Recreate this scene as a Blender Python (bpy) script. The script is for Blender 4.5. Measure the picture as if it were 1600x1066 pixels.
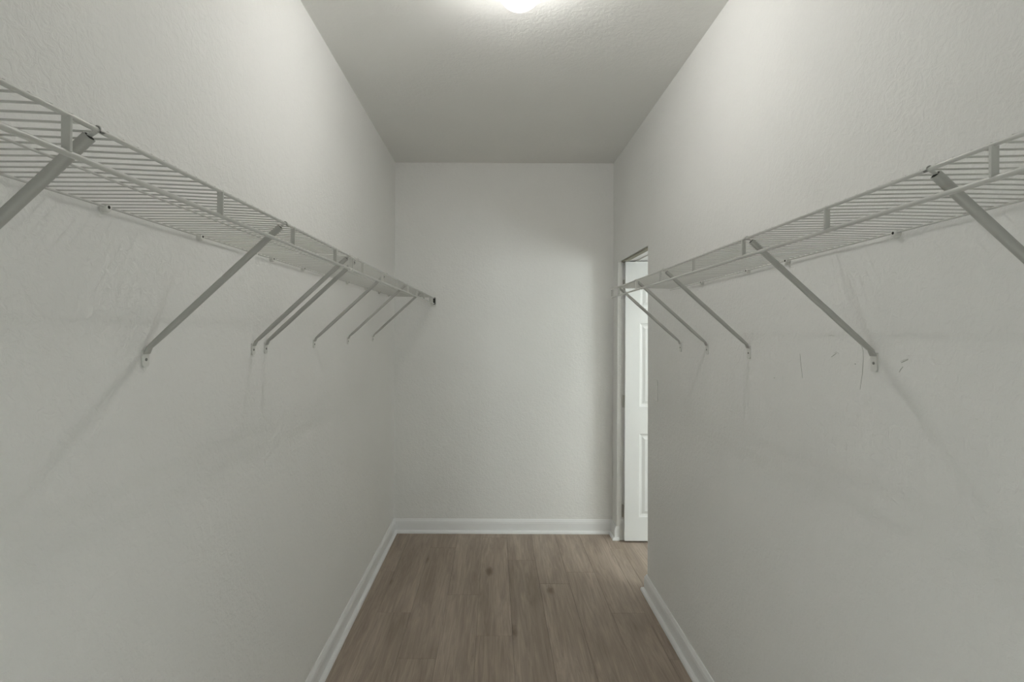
import bpy, bmesh, math, random
from mathutils import Vector, Matrix

for o in list(bpy.data.objects):
    bpy.data.objects.remove(o)
scene = bpy.context.scene
C = scene.collection
random.seed(7)

# ------------------------------------------------------------------ camera, light, exposure
EYE = 1.517                       # lens height above the floor
cam_data = bpy.data.cameras.new('camera')
cam = bpy.data.objects.new('camera', cam_data)
C.objects.link(cam)
cam_data.sensor_width = 36.0
cam_data.sensor_fit = 'HORIZONTAL'
cam_data.lens = 797.0 / 1600.0 * 36.0
cam_data.shift_x = 27.0 / 1600.0
cam_data.shift_y = -13.3 / 1600.0
cam_data.clip_start = 0.02
cam.matrix_world = (Matrix.Translation((0, 0, EYE)) @ Matrix.Rotation(math.pi / 2, 4, 'X')
                    @ Matrix.Rotation(0.00431, 4, 'Z'))
scene.camera = cam

SKY = 5.6                        # overcast daylight outside the windows
world = bpy.data.worlds.new('world')
scene.world = world
world.use_nodes = True
world.node_tree.nodes['Background'].inputs[0].default_value = (0.96, 1.0, 1.01, 1)
world.node_tree.nodes['Background'].inputs[1].default_value = SKY

scene.view_settings.view_transform = 'Standard'
scene.view_settings.look = 'None'
scene.view_settings.gamma = 1.0
scene.view_settings.use_curve_mapping = False
scene.view_settings.exposure = 1.17
BULB = 1130.0                     # radiance of the bulb inside the closet globe
LAMP = 2.6                        # radiance of its frosted glass
HALL_LAMP = 9.0                   # radiance of the dome in the hall beyond the door

# ------------------------------------------------------------------ room measures (metres)
XL, XR = -0.7596, 0.898           # wall faces
YN, YB = -0.43, 3.87              # wall behind the lens, far wall
ZC = EYE + 1.287                  # ceiling
TH = 0.12                         # wall thickness
OY0, OY1 = 2.985, 3.735           # doorway along the right wall
OZ = EYE + 0.528                  # top of the doorway
HX = 3.25                         # far side of the hall beyond
HY = 0.60                         # near side of that hall

# ------------------------------------------------------------------ materials
def new_mat(name):
    m = bpy.data.materials.new(name)
    m.use_nodes = True
    nt = m.node_tree
    return m, nt, nt.nodes['Principled BSDF']

def nd(nt, kind, **kw):
    n = nt.nodes.new(kind)
    for k, v in kw.items():
        setattr(n, k, v)
    return n

def plain(name, col, rough=0.45, metal=0.0, vary=0.03, scale=14.0):
    m, nt, b = new_mat(name)
    tc = nd(nt, 'ShaderNodeTexCoord')
    no = nd(nt, 'ShaderNodeTexNoise')
    no.inputs['Scale'].default_value = scale
    mr = nd(nt, 'ShaderNodeMapRange')
    mr.inputs['To Min'].default_value = 1 - vary
    mr.inputs['To Max'].default_value = 1 + vary
    mix = nd(nt, 'ShaderNodeMix', data_type='RGBA', blend_type='MULTIPLY')
    mix.inputs[0].default_value = 1.0
    mix.inputs[6].default_value = (*col, 1)
    nt.links.new(tc.outputs['Object'], no.inputs['Vector'])
    nt.links.new(no.outputs['Fac'], mr.inputs['Value'])
    nt.links.new(mr.outputs[0], mix.inputs[7])
    nt.links.new(mix.outputs[2], b.inputs['Base Color'])
    b.inputs['Roughness'].default_value = rough
    b.inputs['Metallic'].default_value = metal
    return m

def wall_paint(name, col, bump=0.42, scale=48.0):
    """painted drywall with a skip-trowel texture"""
    m, nt, b = new_mat(name)
    geo = nd(nt, 'ShaderNodeNewGeometry')
    n1 = nd(nt, 'ShaderNodeTexNoise')
    n1.inputs['Scale'].default_value = scale
    n1.inputs['Detail'].default_value = 5.0
    n1.inputs['Roughness'].default_value = 0.62
    n1.inputs['Distortion'].default_value = 0.9
    n2 = nd(nt, 'ShaderNodeTexNoise')
    n2.inputs['Scale'].default_value = scale * 0.33
    n2.inputs['Detail'].default_value = 3.0
    ramp = nd(nt, 'ShaderNodeValToRGB')
    ramp.color_ramp.elements[0].position = 0.40
    ramp.color_ramp.elements[1].position = 0.62
    add = nd(nt, 'ShaderNodeMath', operation='MULTIPLY_ADD')
    add.inputs[1].default_value = 0.55
    bp = nd(nt, 'ShaderNodeBump')
    bp.inputs['Strength'].default_value = bump
    bp.inputs['Distance'].default_value = 0.004
    n3 = nd(nt, 'ShaderNodeTexNoise')
    n3.inputs['Scale'].default_value = 2.2
    mr = nd(nt, 'ShaderNodeMapRange')
    mr.inputs['To Min'].default_value = 0.975
    mr.inputs['To Max'].default_value = 1.025
    mix = nd(nt, 'ShaderNodeMix', data_type='RGBA', blend_type='MULTIPLY')
    mix.inputs[0].default_value = 1.0
    mix.inputs[6].default_value = (*col, 1)
    L = nt.links.new
    for n in (n1, n2, n3):
        L(geo.outputs['Position'], n.inputs['Vector'])
    L(n1.outputs['Fac'], ramp.inputs['Fac'])
    L(ramp.outputs['Color'], add.inputs[0])
    L(n2.outputs['Fac'], add.inputs[2])
    L(add.outputs[0], bp.inputs['Height'])
    L(bp.outputs['Normal'], b.inputs['Normal'])
    L(n3.outputs['Fac'], mr.inputs['Value'])
    L(mr.outputs[0], mix.inputs[7])
    L(mix.outputs[2], b.inputs['Base Color'])
    b.inputs['Roughness'].default_value = 0.75
    b.inputs['Specular IOR Level'].default_value = 0.25
    return m

def plank_mat():
    """grey-brown oak-look vinyl, grain along local Y, shifted for each plank"""
    m, nt, b = new_mat('oak_vinyl')
    L = nt.links.new
    tc = nd(nt, 'ShaderNodeTexCoord')
    oi = nd(nt, 'ShaderNodeObjectInfo')
    sc = nd(nt, 'ShaderNodeVectorMath', operation='SCALE')
    comb = nd(nt, 'ShaderNodeCombineXYZ')
    for i in range(3):
        L(oi.outputs['Random'], comb.inputs[i])
    L(comb.outputs[0], sc.inputs[0])
    sc.inputs['Scale'].default_value = 37.0
    ad = nd(nt, 'ShaderNodeVectorMath', operation='ADD')
    L(tc.outputs['Object'], ad.inputs[0])
    L(sc.outputs[0], ad.inputs[1])

    def noise(scale3, detail, dist=0.0, rough=0.55):
        mp = nd(nt, 'ShaderNodeMapping')
        mp.inputs['Scale'].default_value = scale3
        n = nd(nt, 'ShaderNodeTexNoise')
        n.inputs['Scale'].default_value = 1.0
        n.inputs['Detail'].default_value = detail
        n.inputs['Distortion'].default_value = dist
        n.inputs['Roughness'].default_value = rough
        L(ad.outputs[0], mp.inputs[0])
        L(mp.outputs[0], n.inputs['Vector'])
        return n
    broad = noise((9, 1.3, 1), 3, 0.6)
    fine = noise((150, 5, 1), 4, 0.4, 0.7)
    mid = noise((30, 2.0, 1), 5, 2.2, 0.62)
    r1 = nd(nt, 'ShaderNodeValToRGB')
    e = r1.color_ramp.elements
    e[0].position, e[0].color = 0.28, (0.335, 0.272, 0.216, 1)
    e[1].position, e[1].color = 0.72, (0.470, 0.392, 0.325, 1)
    k = e.new(0.5); k.color = (0.405, 0.333, 0.272, 1)
    L(broad.outputs['Fac'], r1.inputs['Fac'])
    mr = nd(nt, 'ShaderNodeMapRange')
    mr.inputs['From Min'].default_value = 0.3
    mr.inputs['From Max'].default_value = 0.7
    mr.inputs['To Min'].default_value = 0.80
    mr.inputs['To Max'].default_value = 1.16
    L(mid.outputs['Fac'], mr.inputs['Value'])
    mr2 = nd(nt, 'ShaderNodeMapRange')
    mr2.inputs['From Min'].default_value = 0.3
    mr2.inputs['From Max'].default_value = 0.7
    mr2.inputs['To Min'].default_value = 0.92
    mr2.inputs['To Max'].default_value = 1.07
    L(fine.outputs['Fac'], mr2.inputs['Value'])
    mr3 = nd(nt, 'ShaderNodeMapRange')
    mr3.inputs['To Min'].default_value = 0.96
    mr3.inputs['To Max'].default_value = 1.04
    L(oi.outputs['Random'], mr3.inputs['Value'])
    # knots: sparse voronoi spots stretched along the grain
    mpv = nd(nt, 'ShaderNodeMapping')
    mpv.inputs['Scale'].default_value = (2.6, 0.85, 1)
    vo = nd(nt, 'ShaderNodeTexVoronoi')
    vo.inputs['Scale'].default_value = 1.0
    vo.voronoi_dimensions = '2D'
    L(ad.outputs[0], mpv.inputs[0])
    L(mpv.outputs[0], vo.inputs['Vector'])
    kr = nd(nt, 'ShaderNodeValToRGB')
    ke = kr.color_ramp.elements
    ke[0].position, ke[0].color = 0.012, (0.55, 0.52, 0.48, 1)
    ke[1].position, ke[1].color = 0.062, (1, 1, 1, 1)
    wob = noise((22, 9, 1), 2, 0.5)
    wadd = nd(nt, 'ShaderNodeMath', operation='MULTIPLY_ADD')
    wadd.inputs[1].default_value = 0.09
    wsub = nd(nt, 'ShaderNodeMath', operation='SUBTRACT')
    wsub.inputs[1].default_value = 0.045
    L(wob.outputs['Fac'], wadd.inputs[0])
    L(vo.outputs['Distance'], wadd.inputs[2])
    L(wadd.outputs[0], wsub.inputs[0])
    # only some cells hold a knot
    sepc = nd(nt, 'ShaderNodeSeparateColor')
    L(vo.outputs['Color'], sepc.inputs[0])
    gate = nd(nt, 'ShaderNodeMath', operation='LESS_THAN')
    gate.inputs[1].default_value = 0.62
    L(sepc.outputs[0], gate.inputs[0])
    gsum = nd(nt, 'ShaderNodeMath', operation='ADD')
    L(wsub.outputs[0], gsum.inputs[0])
    L(gate.outputs[0], gsum.inputs[1])
    L(gsum.outputs[0], kr.inputs['Fac'])
    prev = r1.outputs[0]
    for src in (mr.outputs[0], mr2.outputs[0], mr3.outputs[0], kr.outputs[0]):
        mx = nd(nt, 'ShaderNodeMix', data_type='RGBA', blend_type='MULTIPLY')
        mx.inputs[0].default_value = 1.0
        L(prev, mx.inputs[6])
        L(src, mx.inputs[7])
        prev = mx.outputs[2]
    L(prev, b.inputs['Base Color'])
    b.inputs['Roughness'].default_value = 0.55
    b.inputs['Specular IOR Level'].default_value = 0.3
    bp = nd(nt, 'ShaderNodeBump')
    bp.inputs['Strength'].default_value = 0.08
    bp.inputs['Distance'].default_value = 0.002
    L(fine.outputs['Fac'], bp.inputs['Height'])
    L(bp.outputs['Normal'], b.inputs['Normal'])
    return m

def glow(name, col, strength):
    m, nt, b = new_mat(name)
    b.inputs['Base Color'].default_value = (0.9, 0.9, 0.88, 1)
    b.inputs['Emission Color'].default_value = (*col, 1)
    b.inputs['Emission Strength'].default_value = strength
    return m

M_WALL = wall_paint('wall_paint', (0.915, 0.912, 0.885))
M_CEIL = wall_paint('ceiling_paint', (0.915, 0.912, 0.88), bump=0.25, scale=40.0)
M_TRIM = plain('trim_white', (0.93, 0.935, 0.93), 0.35, vary=0.01)
M_DOOR = plain('door_white', (0.78, 0.79, 0.78), 0.38, vary=0.01)
M_WIRE = plain('white_enamel', (0.64, 0.64, 0.605), 0.30, vary=0.02)
M_STRUT = plain('grey_white_enamel', (0.50, 0.50, 0.47), 0.36, vary=0.02)
M_PLASTIC = plain('white_plastic', (0.79, 0.79, 0.75), 0.4, vary=0.02)
M_HOLE = plain('dark_hollow', (0.03, 0.03, 0.025), 0.8)
M_SCREW = plain('screw_steel', (0.30, 0.30, 0.28), 0.4, metal=0.8)
M_BRASS = plain('satin_nickel', (0.55, 0.54, 0.51), 0.3, metal=1.0)
M_SCUFF = plain('scuffed_plaster', (0.50, 0.50, 0.46), 0.9, vary=0.15, scale=60)
M_FLAKE = plain('flaked_paint', (0.80, 0.80, 0.76), 0.8)
M_PLANK = plank_mat()
M_SUB = plain('dark_underlay', (0.05, 0.045, 0.04), 0.9)
M_SWITCH = plain('painted_plate', (0.90, 0.90, 0.87), 0.5, vary=0.01)
M_BULB = glow('lit_bulb', (1.0, 0.985, 0.955), BULB)

def frosted(name, col, strength, clear):
    m, nt, b = new_mat(name)
    em = nd(nt, 'ShaderNodeEmission')
    em.inputs[0].default_value = (*col, 1)
    em.inputs[1].default_value = strength
    tr = nd(nt, 'ShaderNodeBsdfTransparent')
    mx = nd(nt, 'ShaderNodeMixShader')
    mx.inputs[0].default_value = clear
    nt.links.new(em.outputs[0], mx.inputs[1])
    nt.links.new(tr.outputs[0], mx.inputs[2])
    nt.links.new(mx.outputs[0], nt.nodes['Material Output'].inputs[0])
    nt.nodes.remove(b)
    return m
M_GLOBE = frosted('lit_frosted_glass', (1.0, 0.985, 0.955), LAMP, 0.5)
M_HALL = glow('lit_hall_glass', (1.0, 0.98, 0.96), HALL_LAMP)

# ------------------------------------------------------------------ mesh helpers
def box(bm, x0, x1, y0, y1, z0, z1):
    vs = [bm.verts.new(p) for p in ((x0, y0, z0), (x1, y0, z0), (x1, y1, z0), (x0, y1, z0),
                                    (x0, y0, z1), (x1, y0, z1), (x1, y1, z1), (x0, y1, z1))]
    fs = []
    for q in ((3, 2, 1, 0), (4, 5, 6, 7), (0, 1, 5, 4), (1, 2, 6, 5), (2, 3, 7, 6), (3, 0, 4, 7)):
        fs.append(bm.faces.new([vs[i] for i in q]))
    return vs, fs

def boxm(x0, x1, y0, y1, z0, z1, bevel=0.0, seg=2):
    bm = bmesh.new()
    box(bm, x0, x1, y0, y1, z0, z1)
    if bevel:
        bmesh.ops.bevel(bm, geom=list(bm.edges), offset=bevel, segments=seg, affect='EDGES', profile=0.5)
    return bm

def sweep(bm, pts, section, up=Vector((0, 0, 1)), cap=True):
    """sweep a closed section [(a,b)] along a polyline; a is sideways, b along 'up'"""
    rings = []
    n = len(pts)
    pts = [Vector(p) for p in pts]
    for i, p in enumerate(pts):
        if i == 0:
            t = pts[1] - p
        elif i == n - 1:
            t = p - pts[i - 1]
        else:
            t = (pts[i + 1] - p).normalized() + (p - pts[i - 1]).normalized()
        t.normalize()
        side = t.cross(up)
        if side.length < 1e-5:
            side = Vector((1, 0, 0))
        side.normalize()
        u = side.cross(t).normalized()
        k = 1.0
        if 0 < i < n - 1:
            d = (p - pts[i - 1]).normalized().dot(t)
            k = 1.0 / max(d, 0.5)
        rings.append([bm.verts.new(p + side * a + u * b * k) for a, b in section])
    m = len(section)
    for i in range(n - 1):
        for j in range(m):
            bm.faces.new((rings[i][j], rings[i][(j + 1) % m], rings[i + 1][(j + 1) % m], rings[i + 1][j]))
    if cap:
        bm.faces.new(list(reversed(rings[0])))
        bm.faces.new(rings[-1])

def circle(r, n=8):
    return [(r * math.cos(2 * math.pi * i / n), r * math.sin(2 * math.pi * i / n)) for i in range(n)]

def tube(bm, p0, p1, r, n=8):
    d = Vector(p1) - Vector(p0)
    up = Vector((0, 0, 1)) if abs(d.normalized().z) < 0.9 else Vector((0, 1, 0))
    sweep(bm, [p0, p1], circle(r, n), up)

def round_rect(w, h, r, n=3):
    out = []
    for cx, cy, a0 in ((w / 2 - r, h / 2 - r, 0), (-w / 2 + r, h / 2 - r, 90),
                       (-w / 2 + r, -h / 2 + r, 180), (w / 2 - r, -h / 2 + r, 270)):
        for i in range(n + 1):
            a = math.radians(a0 + 90 * i / n)
            out.append((cx + r * math.cos(a), cy + r * math.sin(a)))
    return out

def lathe(bm, prof, n=40, axis='Z', at=(0, 0, 0)):
    at = Vector(at)
    rings = []
    for r, h in prof:
        ring = []
        for i in range(n):
            a = 2 * math.pi * i / n
            if axis == 'Z':
                v = Vector((r * math.cos(a), r * math.sin(a), h))
            else:
                v = Vector((h, r * math.cos(a), r * math.sin(a)))
            ring.append(bm.verts.new(at + v))
        rings.append(ring)
    for a, b in zip(rings, rings[1:]):
        for i in range(n):
            bm.faces.new((a[i], a[(i + 1) % n], b[(i + 1) % n], b[i]))
    bm.faces.new(list(reversed(rings[0])))
    bm.faces.new(rings[-1])

def mesh_of(bm, name, smooth=False):
    bmesh.ops.remove_doubles(bm, verts=list(bm.verts), dist=1e-6)
    bmesh.ops.recalc_face_normals(bm, faces=list(bm.faces))
    me = bpy.data.meshes.new(name)
    bm.to_mesh(me)
    bm.free()
    if smooth:
        for p in me.polygons:
            p.use_smooth = True
        try:
            me.set_sharp_from_angle(angle=math.radians(40))
        except Exception:
            pass
    return me

def obj(name, bm, mat, parent=None, loc=None, smooth=False):
    """bm in world space; the object's origin goes to loc (or its parent's origin)"""
    base = Vector(loc) if loc is not None else Vector((0, 0, 0))
    if parent is not None and loc is None:
        base = parent.matrix_world.translation.copy() if parent.parent is None else world_of(parent)
    bmesh.ops.translate(bm, verts=list(bm.verts), vec=-base)
    me = mesh_of(bm, name, smooth)
    me.materials.append(mat)
    o = bpy.data.objects.new(name, me)
    C.objects.link(o)
    if parent is not None:
        o.parent = parent
        o.location = base - world_of(parent)
    else:
        o.location = base
    return o

def world_of(o):
    v = Vector(o.location)
    while o.parent is not None:
        o = o.parent
        v = v + Vector(o.location)
    return v

def inst(name, me, parent, wloc):
    o = bpy.data.objects.new(name, me)
    C.objects.link(o)
    o.parent = parent
    o.location = Vector(wloc) - world_of(parent)
    return o

def empty(name, loc):
    o = bpy.data.objects.new(name, None)
    C.objects.link(o)
    o.location = loc
    o.empty_display_size = 0.05
    o.matrix_world = Matrix.Translation(loc)
    return o

def tag(o, label, cat, group=None):
    o['label'] = label
    o['category'] = cat
    if group:
        o['group'] = group
    return o

def struct(o, label=None, cat=None):
    o['kind'] = 'structure'
    if label:
        o['label'] = label
    if cat:
        o['category'] = cat
    return o

# ------------------------------------------------------------------ shell
# floor: dark underlay carrying single planks that run away from the camera
floor = obj('floor', boxm(XL - TH, HX + TH, YN - TH, YB + TH, -0.05, -0.006), M_SUB)
struct(floor, 'grey-brown oak plank floor running the length of the closet', 'floor')
PW, PL, GAP = 0.181, 1.22, 0.0007
plank_cache = {}

def plank(x0, x1, y0, y1):
    key = (round(x1 - x0, 4), round(y1 - y0, 4))
    if key not in plank_cache:
        w, l = key
        bm = bmesh.new()
        vs, fs = box(bm, GAP / 2, w - GAP / 2, GAP / 2, l - GAP / 2, -0.006, 0.0)
        top = [e for e in bm.edges if all(v.co.z > -0.001 for v in e.verts)]
        bmesh.ops.bevel(bm, geom=top, offset=0.0009, segments=1, affect='EDGES')
        me = mesh_of(bm, 'plank')
        me.materials.append(M_PLANK)
        plank_cache[key] = me
    inst('plank', plank_cache[key], floor, (x0, y0, 0))

def plank_rows(xa, xb, ya, yb, start):
    x = xa + start
    i = 0
    while x < xb - 1e-4:
        x0, x1 = max(x, xa), min(x + PW, xb)
        if x1 - x0 > 0.004:
            off = [0.0, 0.47, 0.86, 0.28, 0.68, 1.05, 0.15][i % 7]
            y = ya - off
            while y < yb - 1e-4:
                y0, y1 = max(y, ya), min(y + PL, yb)
                if y1 - y0 > 0.01:
                    plank(x0, x1, y0, y1)
                y += PL
        x += PW
        i += 1
plank_rows(XL, XR + 0.003, YN, YB, -0.05)
plank_rows(XR + 0.003, HX, HY, YB, 0.0)

ceiling = obj('ceiling', boxm(XL - TH, HX + TH, YN - TH, YB + TH, ZC, ZC + 0.08), M_CEIL)
struct(ceiling, 'plain textured white ceiling over the closet', 'ceiling')
struct(obj('wall_back', boxm(XL, HX + TH, YB, YB + TH, 0, ZC), M_WALL),
       'bare off-white end wall facing the camera', 'wall')
FILL_R = (-0.36, 0.08, EYE - 1.12, EYE - 0.62)      # added fill-light window, out of view low in the right wall: y0, y1, z0, z1
FILL_L = (-0.36, 0.12, EYE - 1.12, EYE - 0.61)      # its counterpart in the left wall, likewise added for fill light
HW = (1.00, 2.20, 0.75, 2.12)                  # window of the hall: y0, y1, z0, z1

def holed(u0, u1, w0, w1, hole, t0, t1, axis):
    """wall slab with a rectangular hole; u along the wall, w up, t through it"""
    bm = bmesh.new()
    h0, h1, k0, k1 = hole
    for a0, a1, b0, b1 in ((u0, h0, w0, w1), (h1, u1, w0, w1), (h0, h1, w0, k0), (h0, h1, k1, w1)):
        if axis == 'X':
            box(bm, a0, a1, t0, t1, b0, b1)
        else:
            box(bm, t0, t1, a0, a1, b0, b1)
    return bm
struct(obj('wall_left', holed(YN - TH, YB + TH, 0, ZC, FILL_L, XL - TH, XL, 'Y'), M_WALL),
       'off-white textured wall carrying the longer wire shelf run', 'wall')
struct(obj('wall_front', boxm(XL, XR + TH, YN - TH, YN, 0, ZC), M_WALL),
       'off-white wall behind the camera', 'wall')

def right_wall():
    """one wall with the doorway cut out, soft plastered corners round the opening"""
    bm = bmesh.new()
    box_rows = ((YN, FILL_R[0], 0, ZC), (FILL_R[0], FILL_R[1], 0, FILL_R[2]), (FILL_R[0], FILL_R[1], FILL_R[3], ZC))
    for y0, y1, z0, z1 in box_rows:
        box(bm, XR, XR + TH, y0, y1, z0, z1)
    out = [(FILL_R[1], 0), (OY0, 0), (OY0, OZ), (OY1, OZ), (OY1, 0), (YB, 0), (YB, ZC), (FILL_R[1], ZC)]
    a = [bm.verts.new((XR, y, z)) for y, z in out]
    b = [bm.verts.new((XR + TH, y, z)) for y, z in out]
    n = len(out)
    bm.faces.new(a)
    bm.faces.new(list(reversed(b)))
    for i in range(n):
        bm.faces.new((a[i], b[i], b[(i + 1) % n], a[(i + 1) % n]))
    return bm_holed(bm)

def bm_holed(bm):
    soft = []
    for e in bm.edges:
        p, q = e.verts[0].co, e.verts[1].co
        if abs(p.x - q.x) < 1e-6:
            ys = (p.y, q.y)
            zs = (p.z, q.z)
            if all(abs(y - OY0) < 1e-6 for y in ys) or all(abs(y - OY1) < 1e-6 for y in ys) \
                    or all(abs(z - OZ) < 1e-6 for z in zs):
                soft.append(e)
    bmesh.ops.bevel(bm, geom=soft, offset=0.012, segments=4, affect='EDGES', profile=0.5)
    return bm
wall_right = struct(obj('wall_right', right_wall(), M_WALL),
                    'off-white textured wall with the doorway and the shorter wire shelf', 'wall')

# hall beyond the doorway
struct(obj('wall_hall_far', holed(HY - TH, YB, 0, ZC, HW, HX, HX + TH, 'Y'), M_WALL), 'off-white far wall of the hall beyond the door', 'wall')
struct(obj('wall_hall_near', boxm(XR + TH, HX, HY - TH, HY, 0, ZC), M_WALL), 'off-white near wall of the hall beyond the door', 'wall')


def pane_mat():
    m = bpy.data.materials.new('window_glass')
    m.use_nodes = True
    nt = m.node_tree
    nt.nodes.remove(nt.nodes['Principled BSDF'])
    tr = nd(nt, 'ShaderNodeBsdfTransparent')
    tr.inputs[0].default_value = (0.96, 0.98, 0.97, 1)
    gl = nd(nt, 'ShaderNodeBsdfGlossy')
    gl.inputs['Roughness'].default_value = 0.02
    mx = nd(nt, 'ShaderNodeMixShader')
    mx.inputs[0].default_value = 0.06
    nt.links.new(tr.outputs[0], mx.inputs[1])
    nt.links.new(gl.outputs[0], mx.inputs[2])
    nt.links.new(mx.outputs[0], nt.nodes['Material Output'].inputs[0])
    return m
M_GLASS = pane_mat()

def window(name, hole, t, axis, inward, label):
    u0, u1, w0, w1 = hole
    bm = bmesh.new()
    fr = 0.045
    def b(a0, a1, c0, c1, d0, d1):
        if axis == 'X':
            box(bm, a0, a1, t + d0, t + d1, c0, c1)
        else:
            box(bm, t + d0, t + d1, a0, a1, c0, c1)
    b(u0, u0 + fr, w0, w1, -0.02, 0.02)
    b(u1 - fr, u1, w0, w1, -0.02, 0.02)
    b(u0 + fr, u1 - fr, w0, w0 + fr, -0.02, 0.02)
    b(u0 + fr, u1 - fr, w1 - fr, w1, -0.02, 0.02)
    wm = (w0 + w1) / 2
    b(u0 + fr, u1 - fr, wm - 0.02, wm + 0.02, -0.018, 0.018)
    root = struct(obj(name, bm, M_TRIM), label, 'window')
    for c0, c1 in ((w0 + fr, wm - 0.02), (wm + 0.02, w1 - fr)):
        bm = bmesh.new()
        b(u0 + fr, u1 - fr, c0, c1, -0.002, 0.002)
        obj('pane', bm, M_GLASS, root)
    # daylight guide for the sampler (adds no light of its own)
    ld = bpy.data.lights.new(name + '_portal', 'AREA')
    ld.shape = 'RECTANGLE'
    ld.size, ld.size_y = u1 - u0, w1 - w0
    ld.cycles.is_portal = True
    lo = bpy.data.objects.new(name + '_portal', ld)
    C.objects.link(lo)
    um = (u0 + u1) / 2
    pos = (um, t - inward * 0.04, wm) if axis == 'X' else (t - inward * 0.04, um, wm)
    lo.location = pos
    d = Vector((0, inward, 0)) if axis == 'X' else Vector((inward, 0, 0))
    lo.rotation_euler = d.to_track_quat('-Z', 'Z').to_euler()
window('window_1', HW, HX + 0.06, 'Y', -1, 'white framed window in the hall beyond the doorway')
window('fill_window_1', FILL_R, XR + 0.06, 'Y', -1, 'added white framed fill-light window low in the right wall beside the camera')
window('fill_window_2', FILL_L, XL - 0.06, 'Y', 1, 'added white framed fill-light window low in the left wall beside the camera')

# baseboards: profiled board with a shoe moulding in front of it
BOARD = [(0, 0), (0.014, 0), (0.014, 0.074), (0.0125, 0.081), (0.0125, 0.085), (0.009, 0.092), (0.0055, 0.1), (0.004, 0.103), (0, 0.103)]
SHOE = [(0.014, 0), (0.031, 0), (0.031, 0.006), (0.0295, 0.013), (0.025, 0.0185), (0.019, 0.021), (0.014, 0.0215)]

def run(bm, prof, path):
    """prof = (distance from wall, height); path = list of ((x,y), (nx,ny)) with mitre-ready normals"""
    rings = []
    for (x, y), (nx, ny) in path:
        rings.append([bm.verts.new((x + nx * d, y + ny * d, h)) for d, h in prof])
    m = len(prof)
    for a, b in zip(rings, rings[1:]):
        for j in range(m):
            bm.faces.new((a[j], a[(j + 1) % m], b[(j + 1) % m], b[j]))
    bm.faces.new(rings[0])
    bm.faces.new(list(reversed(rings[-1])))

def baseboard(name, path, label):
    bm = bmesh.new()
    run(bm, BOARD, path)
    o = struct(obj(name, bm, M_TRIM), label, 'baseboard')
    bm = bmesh.new()
    run(bm, SHOE, path)
    obj('shoe_moulding', bm, M_TRIM, o, smooth=True)
    return o
baseboard('baseboard_left', [((XL, YN), (1, 1)), ((XL, YB), (1, -1))], 'white baseboard along the foot of the left wall')
baseboard('baseboard_back', [((XL, YB), (1, -1)), ((XR, YB), (-1, -1))], 'white baseboard along the foot of the end wall')
baseboard('baseboard_right', [((XR, YN), (-1, 1)), ((XR, OY0), (-1, 1)), ((XR + TH, OY0), (0, 1))],
          'white baseboard of the right wall ending at the doorway')
baseboard('baseboard_stub', [((XR, YB), (-1, -1)), ((XR, OY1), (-1, -0.35)), ((XR + 0.02, OY1), (0, -0.35))],
          'short white baseboard piece in the corner beside the door')

# door frame set back in the opening (a strip of painted shade marks the gap along its front)
bm = bmesh.new()
JX0, JX1 = XR + 0.064, XR + TH + 0.004
box(bm, JX0, JX1, OY0 + 0.002, OY0 + 0.020, 0.0, OZ - 0.0)
box(bm, JX0, XR + 0.40, OY0 + 0.020, OY1 - 0.002, OZ - 0.004, OZ + 0.09)
frame = struct(obj('trim_1', bm, M_TRIM), 'white door frame lining the doorway', 'door frame')
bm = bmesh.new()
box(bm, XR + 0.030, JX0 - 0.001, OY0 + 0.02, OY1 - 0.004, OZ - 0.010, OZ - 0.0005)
obj('head_gap_shade', bm, plain('painted_gap_shade', (0.30, 0.285, 0.23), 0.8), frame)  # dark strip: shade of the head gap put into its colour

# six-panel door, standing open square to the wall
DX0, DW, DT = 0.945, 0.762, 0.035
DY = 3.688
DZ0, DZ1 = 0.014, EYE + 0.517

def door_leaf():
    xs = [DX0, DX0 + 0.1, DX0 + 0.331, DX0 + 0.431, DX0 + 0.662, DX0 + DW]
    zs = [DZ0, EYE - 1.335, EYE - 0.724, EYE - 0.537, EYE + 0.076, EYE + 0.176, EYE + 0.398, DZ1]
    bm = bmesh.new()
    cuts = []
    for i in range(5):
        for j in range(7):
            if i in (1, 3) and j in (1, 3, 5):
                cuts.append((xs[i], xs[i + 1], zs[j], zs[j + 1]))
                # web behind the panel
                box(bm, xs[i], xs[i + 1], DY + 0.010, DY + DT - 0.010, zs[j], zs[j + 1])
            else:
                box(bm, xs[i], xs[i + 1], DY, DY + DT, zs[j], zs[j + 1])
    return bm, cuts
bm, cuts = door_leaf()
door = struct(obj('door_1', bm, M_DOOR, loc=(DX0, DY, 0)), 'white six-panel door standing open in the doorway', 'door')
for x0, x1, z0, z1 in cuts:
    for front in (True, False):
        bm = bmesh.new()
        s = -1 if front else 1
        y_web = DY + 0.0101 if front else DY + DT - 0.0101
        # sticking moulding (sloping rim) + raised field
        def ring(ins, dep):
            y = y_web + s * dep
            return [bm.verts.new(p) for p in ((x0 + ins, y, z0 + ins), (x1 - ins, y, z0 + ins), (x1 - ins, y, z1 - ins), (x0 + ins, y, z1 - ins))]
        rs = [ring(0.0, 0.0), ring(0.0, 0.0095), ring(0.004, 0.0095), ring(0.012, 0.003), ring(0.022, 0.001), ring(0.026, 0.001), ring(0.046, 0.0075)]
        for a, b in zip(rs, rs[1:]):
            for i in range(4):
                bm.faces.new((a[i], a[(i + 1) % 4], b[(i + 1) % 4], b[i]))
        bm.faces.new(rs[-1])
        bm.faces.new(list(reversed(rs[0])))
        obj('panel', bm, M_DOOR, door)
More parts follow.
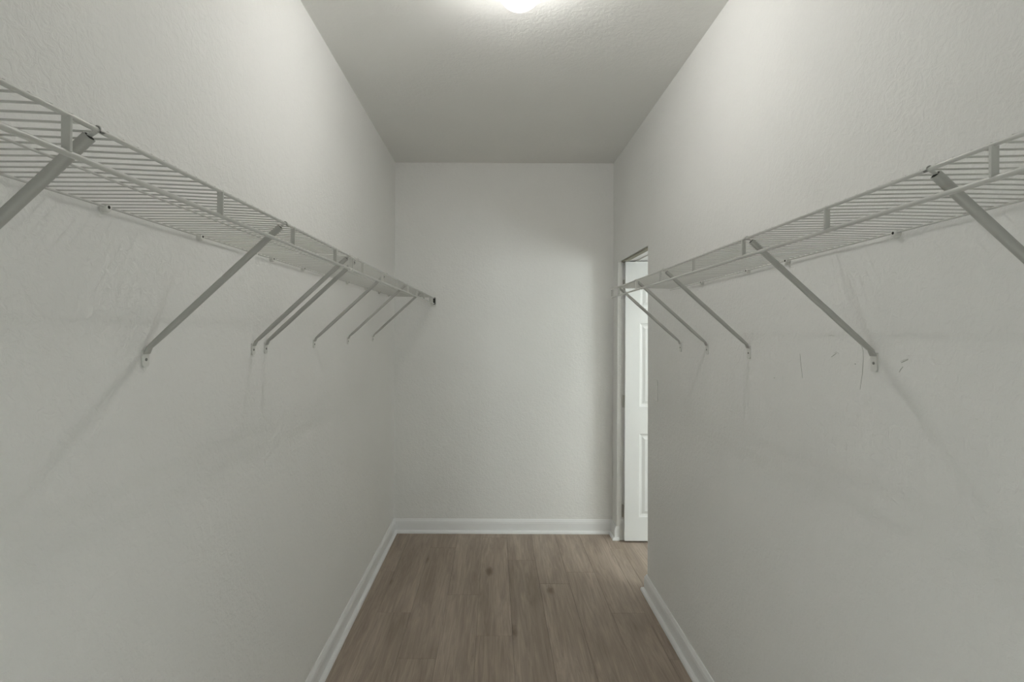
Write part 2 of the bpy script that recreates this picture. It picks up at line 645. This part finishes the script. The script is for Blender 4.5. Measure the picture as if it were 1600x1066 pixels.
for hz in (0.22, 1.02, 1.86):
    bm = bmesh.new()
    box(bm, DX0 - 0.0025, DX0, DY + 0.004, DY + DT - 0.002, hz - 0.045, hz + 0.045)
    tube(bm, (DX0 - 0.006, DY + DT + 0.002, hz - 0.045), (DX0 - 0.006, DY + DT + 0.002, hz + 0.045), 0.005, 10)
    obj('hinge', bm, M_BRASS, door)
bm = bmesh.new()
hx = DX0 + DW - 0.065
tube(bm, (hx, DY, 0.95), (hx, DY - 0.008, 0.95), 0.027, 20)
tube(bm, (hx, DY - 0.008, 0.95), (hx, DY - 0.045, 0.95), 0.009, 12)
tube(bm, (hx + 0.008, DY - 0.045, 0.95), (hx - 0.11, DY - 0.045, 0.95), 0.008, 12)
obj('handle', bm, M_BRASS, door, smooth=True)

# ------------------------------------------------------------------ ceiling lamp (globe on a shallow collar)
def globe_lamp(loc, R, mat, label, drop, bulb=False):
    root = empty('ceiling_lamp', loc)
    x, y, z = loc
    bm = bmesh.new()
    lathe(bm, [(0.070, z), (0.070, z - 0.012), (0.062, z - 0.020), (0.045, z - 0.024), (0.045, z - drop - 0.012)], 40, 'Z', (x, y, 0))
    obj('collar', bm, M_PLASTIC, root, smooth=True)
    bm = bmesh.new()
    cz = z - drop - R
    prof = []
    for i in range(1, 33):
        a = math.pi * i / 33.0
        prof.append((R * math.sin(a), cz + R * math.cos(a)))
    lathe(bm, prof, 48, 'Z', (x, y, 0))
    obj('globe', bm, mat, root, smooth=True)
    if bulb:
        bm = bmesh.new()
        prof = [(0.005, z - drop - 0.006), (0.005, z - drop - 0.03)]
        for i in range(2, 16):
            a = math.pi * i / 16.0
            prof.append((0.013 * math.sin(a), cz + 0.034 + 0.013 * math.cos(a)))
        lathe(bm, prof, 28, 'Z', (x, y, 0))
        obj('bulb', bm, M_BULB, root, smooth=True)
    tag(root, label, 'lamp')
    return root
globe_lamp((0.080, 1.72, ZC), 0.080, M_GLOBE, 'lit white globe lamp on the closet ceiling', 0.034, True)
globe_lamp((1.75, 2.75, ZC), 0.11, M_HALL, 'lit globe lamp on the ceiling of the hall beyond the doorway', 0.034)

# ------------------------------------------------------------------ wire shelving
class Side:
    """geometry of one shelf side: s = +1 for the left wall (deck grows towards +X)"""
    def __init__(self, s, wall, front, back):
        self.s, self.wall, self.f, self.b = s, wall, front, back
    def x(self, d):
        return self.wall + self.s * d
    def zf(self, y):
        return EYE + self.f[0] + self.f[1] * y
    def zb(self, y):
        return EYE + self.b[0] + self.b[1] * y
LEFT = Side(+1, XL, (0.2248, 0.0080), (0.2305, 0.0088))
RIGHT = Side(-1, XR, (0.2280, -0.0028), (0.2310, -0.0050))
DEPTH = 0.3048
LIP = 0.0405

def rod(name, side, d, zfun, y0, y1, r, root, dz=0.0, n=10):
    bm = bmesh.new()
    tube(bm, (side.x(d), y0, zfun(y0) + dz), (side.x(d), y1, zfun(y1) + dz), r, n)
    return obj(name, bm, M_WIRE, root, smooth=True)

def make_shelf(side, y0, y1, straps, wire0, label, ends=(True, True)):
    ym = (y0 + y1) / 2
    root = empty('wire_shelf', (side.x(0.15), ym, side.zf(ym)))
    rod('front_rod', side, DEPTH, side.zf, y0, y1, 0.0031, root)
    rod('lip_rod', side, DEPTH, side.zf, y0, y1, 0.0036, root, dz=-LIP)
    rod('back_rod', side, 0.009, side.zb, y0, y1, 0.0021, root)
    zm = lambda y: (side.zf(y) + side.zb(y)) / 2 + 0.003
    rod('middle_rod', side, 0.155, zm, y0, y1, 0.0019, root)
    # lip straps
    smesh = None
    for y in straps:
        if not (y0 <= y <= y1):
            continue
        if smesh is None:
            bm = bmesh.new()
            sweep(bm, [(0, 0, -0.0015), (0, 0, -LIP + 0.0015)], round_rect(0.0045, 0.0105, 0.0018, 2), Vector((1, 0, 0)))
            smesh = mesh_of(bm, 'lip_strap', True)
            smesh.materials.append(M_WIRE)
        inst('lip_strap', smesh, root, (side.x(DEPTH), y, side.zf(y)))
    # deck wires: one shared mesh, laid on top of the rods, end turned over the front rod
    dzb = side.zb(ym) - side.zf(ym)
    bm = bmesh.new()
    R = 0.00142
    pts = [(side.s * (0.0045 - DEPTH), 0, dzb + 0.0034), (side.s * (0.155 - DEPTH), 0, dzb / 2 + 0.003 + 0.0032),
           (side.s * -0.012, 0, 0.0036), (side.s * -0.002, 0, 0.0029), (side.s * 0.0012, 0, 0.0022)]
    sweep(bm, pts, circle(R, 6), Vector((0, 0, 1)))
    wm = mesh_of(bm, 'deck_wire', True)
    wm.materials.append(M_WIRE)
    y = wire0
    while y < y1 - 0.004:
        if y > y0 + 0.004:
            inst('deck_wire', wm, root, (side.x(DEPTH), y, side.zf(y)))
        y += 0.0254
    # plastic caps on the cut rod ends
    for flag, ye, sg in ((ends[0], y0, -1), (ends[1], y1, 1)):
        if flag:
            for dz, r in ((0, 0.0052), (-LIP, 0.0056)):
                bm = bmesh.new()
                tube(bm, (side.x(DEPTH), ye - sg * 0.014, side.zf(ye) + dz), (side.x(DEPTH), ye + sg * 0.002, side.zf(ye) + dz), r, 12)
                obj('end_cap', bm, M_PLASTIC, root, smooth=True)
    tag(root, label, 'shelf', 'wire shelves')
    return root

SP = 0.3033
JOIN = 1.611
l_straps = [0.541 + SP * k for k in range(-3, 11)]
r_straps = [0.607 + 0.3055 * k for k in range(-3, 7)] + [2.580]
make_shelf(LEFT, YN + 0.012, JOIN - 0.006, l_straps + [JOIN - 0.012], -0.4185 + 0.0,
           'white wire shelf on the left wall, the piece nearest the camera', (False, True))
make_shelf(LEFT, JOIN + 0.006, YB - 0.052, l_straps + [JOIN + 0.012], JOIN + 0.0164,
           'white wire shelf on the left wall, the piece running into the far corner', (True, False))
make_shelf(RIGHT, YN + 0.012, 2.588, r_straps, -0.4067,
           'white wire shelf on the right wall, stopping short of the doorway', (False, True))

# end bracket holding the left shelf at the far wall: plastic cup with an open dark socket
root = empty('end_bracket', (LEFT.x(DEPTH), YB, LEFT.zf(YB)))
ze = LEFT.zf(YB)
xe = LEFT.x(DEPTH)
obj('backplate', boxm(xe - 0.03, xe + 0.008, YB - 0.004, YB - 0.0003, ze - 0.060, ze + 0.012, 0.0012), M_PLASTIC, root)
obj('socket', boxm(xe - 0.008, xe + 0.0055, YB - 0.048, YB - 0.004, ze - 0.047, ze + 0.005, 0.0035), M_HOLE, root)
obj('cover', boxm(xe - 0.028, xe - 0.0082, YB - 0.050, YB - 0.004, ze - 0.044, ze + 0.006, 0.002), M_PLASTIC, root)
tag(root, 'small plastic shelf end bracket with dark open socket on the end wall', 'bracket')

# ------------------------------------------------------------------ diagonal support brackets
def make_support(side, y, zbend, zbot, label):
    """strut pressed flat at its foot and screwed to the wall, hooked round the front rod"""
    root = empty('support_bracket', (side.x(0.002), y, EYE + zbot))
    zt = side.zf(y) - 0.0065
    top = Vector((side.x(DEPTH - 0.011), y, zt))
    bend = Vector((side.x(0.0085), y, EYE + zbend))
    d = (top - bend).normalized()
    a = bend + d * 0.02
    # strut: rounded channel, deepest in its middle, pinched at the foot
    bm = bmesh.new()
    secs = []
    def ring(p, w, h, t):
        u = Vector((0, 1, 0))
        v = t.cross(u).normalized()
        return [bm.verts.new(p + u * i + v * j) for i, j in round_rect(w, h, min(w, h) * 0.38, 3)]
    down = Vector((0, 0, -1))
    mid = (d - down).normalized()
    rs = [ring(top, 0.0115, 0.0135, d), ring(bend + d * 0.075, 0.0115, 0.0135, d), ring(a, 0.0125, 0.0110, d),
          ring(bend + d * 0.004, 0.0155, 0.0075, mid), ring(bend + down * 0.012 - Vector((side.s * 0.003, 0, 0)), 0.019, 0.0040, -down)]
    for p, q in zip(rs, rs[1:]):
        for i in range(len(p)):
            bm.faces.new((p[i], p[(i + 1) % len(p)], q[(i + 1) % len(q)], q[i]))
    bm.faces.new(rs[0]); bm.faces.new(list(reversed(rs[-1])))
    obj('strut', bm, M_STRUT, root, smooth=True)
    # hollow upper end of the channel
    bm = bmesh.new()
    rs = [ring(top + d * 0.0004, 0.0085, 0.0100, d), ring(top - d * 0.002, 0.0085, 0.0100, d)]
    for i in range(len(rs[0])):
        bm.faces.new((rs[0][i], rs[0][(i + 1) % len(rs[0])], rs[1][(i + 1) % len(rs[1])], rs[1][i]))
    bm.faces.new(rs[0]); bm.faces.new(rs[1])
    obj('hollow_end', bm, M_HOLE, root)
    # hook over the front rod
    xf, zf = side.x(DEPTH), side.zf(y)
    bm = bmesh.new()
    pts = [top - d * 0.012 + Vector((0, 0, 0.004))]
    for k in range(0, 8):
        ang = math.radians(200 - 36 * k)
        pts.append(Vector((xf + side.s * 0.0046 * math.cos(ang), y, zf + 0.0046 * math.sin(ang))))
    sweep(bm, pts, round_rect(0.0075, 0.0014, 0.0006, 1), Vector((side.s * 0.3, 0, 1)))
    obj('hook', bm, M_WIRE, root, smooth=True)
    # wall plate with rounded end
    bm = bmesh.new()
    w, top_z, bot_z = 0.0205, EYE + zbend - 0.004, EYE + zbot
    poly = [(-w / 2, top_z), (w / 2, top_z)]
    rc = 0.006
    for cx, a0 in ((w / 2 - rc, 0), (-w / 2 + rc, -90)):
        for i in range(5):
            an = math.radians(a0 - 90 * i / 4)
            poly.append((cx + rc * math.cos(an), bot_z + rc + rc * math.sin(an)))
    f = [bm.verts.new((side.x(0.0042), y + q, z)) for q, z in poly]
    g = [bm.verts.new((side.x(0.0006), y + q, z)) for q, z in poly]
    bm.faces.new(f); bm.faces.new(list(reversed(g)))
    for i in range(len(poly)):
        bm.faces.new((f[i], g[i], g[(i + 1) % len(poly)], f[(i + 1) % len(poly)]))
    plate = obj('wall_plate', bm, M_PLASTIC, root)
    sz = (top_z + bot_z) / 2 - 0.002
    bm = bmesh.new()
    lathe(bm, [(0.0034, 0.0040), (0.0034, 0.0052), (0.002, 0.0060)], 14, 'X', (0, 0, 0))
    for v in bm.verts:
        v.co = Vector((side.x(v.co.x), y + v.co.y, sz + v.co.z))
    obj('screw', bm, M_SCREW, plate, smooth=False)
    tag(root, label, 'bracket', 'shelf support brackets')
    return root

lb = [(0.585, 'diagonal support bracket on the left wall, cut off by the picture edge'),
      (1.106, 'second diagonal support bracket from the camera on the left wall'),
      (1.600, 'nearer one of the two close-set support brackets on the left wall'),
      (1.687, 'farther one of the two close-set support brackets on the left wall'),
      (2.140, 'left wall support bracket just beyond the close-set pair'),
      (2.633, 'second left wall support bracket beyond the close-set pair'),
      (3.170, 'left wall support bracket closest to the far corner')]
for y, lab in lb:
    make_support(LEFT, y, -0.038 + 0.009 * (y - 1.1), -0.078 + 0.009 * (y - 1.1), lab)
rb = [(0.700, 'diagonal support bracket on the right wall, cut off by the picture edge'),
      (1.203, 'right wall support bracket beside the scratched plaster'),
      (1.797, 'third support bracket from the camera on the right wall'),
      (2.150, 'fourth support bracket from the camera on the right wall'),
      (2.458, 'right wall support bracket closest to the doorway')]
for y, lab in rb:
    make_support(RIGHT, y, -0.040, -0.089, lab)

# ------------------------------------------------------------------ wall clips that hold the back rods
def make_clip(side, y, label):
    z = side.zb(y)
    root = empty('wall_clip', (side.x(0.0), y, z))
    bm = bmesh.new()
    # snap body: rounded block with a barrel around the rod
    lathe(bm, [(0.0085, 0.0004), (0.0085, 0.0095), (0.0070, 0.0125), (0.004, 0.0135)], 16, 'X', (0, 0, 0))
    for v in bm.verts:
        v.co = Vector((side.x(v.co.x), y + v.co.y, z - 0.002 + v.co.z * 1.05))
    body = obj('body', bm, M_PLASTIC, root, smooth=True)
    bm = bmesh.new()
    tube(bm, (side.x(0.009), y - 0.0075, z), (side.x(0.009), y + 0.0075, z), 0.0045, 10)
    obj('snap_jaw', bm, M_PLASTIC, root, smooth=True)
    bm = bmesh.new()
    lathe(bm, [(0.0032, 0.0130), (0.0032, 0.0139), (0.0022, 0.0142)], 12, 'X', (0, 0, 0))
    for v in bm.verts:
        v.co = Vector((side.x(v.co.x), y + v.co.y - 0.0005, z - 0.0005 + v.co.z))
    obj('nail', bm, M_HOLE, body)
    tag(root, label, 'clip', 'plastic wall clips along the shelf backs')

ordl = ['nearest the camera', 'second from the camera', 'third from the camera', 'fourth from the camera',
        'fifth from the camera', 'sixth from the camera', 'seventh from the camera', 'nearest the far corner']
for y, w in zip((0.986, 1.303, 1.723, 2.002, 2.606, 2.978, 3.322, 3.62), ordl):
    make_clip(LEFT, y, 'white plastic clip under the left shelf back, ' + w)
for y, w in zip((1.135, 1.557, 1.800, 2.197), ('nearest the camera', 'second from the camera', 'third from the camera', 'nearest the doorway')):
    make_clip(RIGHT, y, 'white plastic clip under the right shelf back, ' + w)

# ------------------------------------------------------------------ light switch on the right wall by the doorway
sy, sz = 2.838, EYE - 0.318
root = empty('light_switch', (XR, sy, sz))
obj('cover_plate', boxm(XR - 0.006, XR - 0.0003, sy - 0.036, sy + 0.036, sz - 0.059, sz + 0.059, 0.0025), M_SWITCH, root)
bm = bmesh.new()
vs, fs = box(bm, XR - 0.0095, XR - 0.006, sy - 0.0165, sy + 0.0165, sz - 0.033, sz + 0.033)
for v in vs:
    if v.co.x < XR - 0.008 and v.co.z < sz:
        v.co.x += 0.0025
obj('rocker', bm, M_SWITCH, root)
for s in (-1, 1):
    bm = bmesh.new()
    tube(bm, (XR - 0.006, sy, sz + s * 0.048), (XR - 0.0068, sy, sz + s * 0.048), 0.0028, 10)
    obj('plate_screw', bm, M_SWITCH, root)
tag(root, 'off-white rocker light switch on the right wall by the doorway', 'switch')

# ------------------------------------------------------------------ scratches and flaked paint on the right wall
def mark(name, pts, w, mat, proud=0.0006):
    """pts = (y, z-above-lens) on the right wall; a thin ridge tapering at both ends"""
    bm = bmesh.new()
    prev = None
    n = len(pts)
    for i, (y, z) in enumerate(pts):
        k = w * (0.25 + 0.75 * math.sin(math.pi * (i + 0.3) / (n - 0.4)))
        j = min(i + 1, n - 1)
        i0 = max(i - 1, 0)
        t = Vector((0, pts[j][0] - pts[i0][0], pts[j][1] - pts[i0][1])).normalized()
        nrm = Vector((0, -t.z, t.y))
        c = Vector((XR, y, EYE + z))
        cur = [bm.verts.new(c + nrm * k), bm.verts.new(c + Vector((-proud, 0, 0))), bm.verts.new(c - nrm * k)]
        if prev:
            bm.faces.new((prev[0], prev[1], cur[1], cur[0]))
            bm.faces.new((prev[1], prev[2], cur[2], cur[1]))
            bm.faces.new((prev[0], cur[0], cur[2], prev[2]))
        prev = cur
    return obj(name, bm, mat, wall_right)

def on_right(u, v):
    """photo pixel to (y, height above lens) on the plane of the right wall"""
    c, s = math.cos(0.00431), math.sin(0.00431)
    du, dv = u - 773.0, v - 519.7
    a, b = c * du + s * dv, -s * du + c * dv
    y = XR * 797.0 / a
    return (y, -b * y / 797.0)
mark('scratch', [on_right(*p) for p in ((1346.5, 541), (1348.8, 549), (1349, 560), (1348, 575), (1347.5, 584), (1345.5, 597), (1344, 609))], 0.0010, M_SCUFF)
mark('scratch', [on_right(*p) for p in ((1250, 553), (1251, 565), (1252.5, 578), (1254, 591))], 0.0009, M_SCUFF)
mark('scratch', [on_right(*p) for p in ((1408, 567), (1412, 565), (1419, 562))], 0.0012, M_SCUFF)
mark('scratch', [on_right(*p) for p in ((1405, 582), (1407, 578), (1411, 573))], 0.0010, M_SCUFF)
mark('scratch', [on_right(*p) for p in ((1299, 558), (1303, 555), (1307, 552))], 0.0010, M_SCUFF)
mark('flaked_paint', [on_right(*p) for p in ((1407, 565), (1412, 562.5), (1420, 560.5))], 0.0013, M_FLAKE, 0.001)
mark('flaked_paint', [on_right(*p) for p in ((1303, 552), (1307, 550), (1311, 553))], 0.0012, M_FLAKE, 0.001)
mark('flaked_paint', [on_right(*p) for p in ((1294, 525), (1299, 524), (1304, 525))], 0.0011, M_FLAKE, 0.001)
for u, v in ((1210, 590.5), (1336.5, 569)):
    y, z = on_right(u, v)
    bm = bmesh.new()
    tube(bm, (XR + 0.001, y, EYE + z), (XR - 0.0005, y, EYE + z), 0.0016, 8)
    obj('nail_hole', bm, M_SCUFF, wall_right)
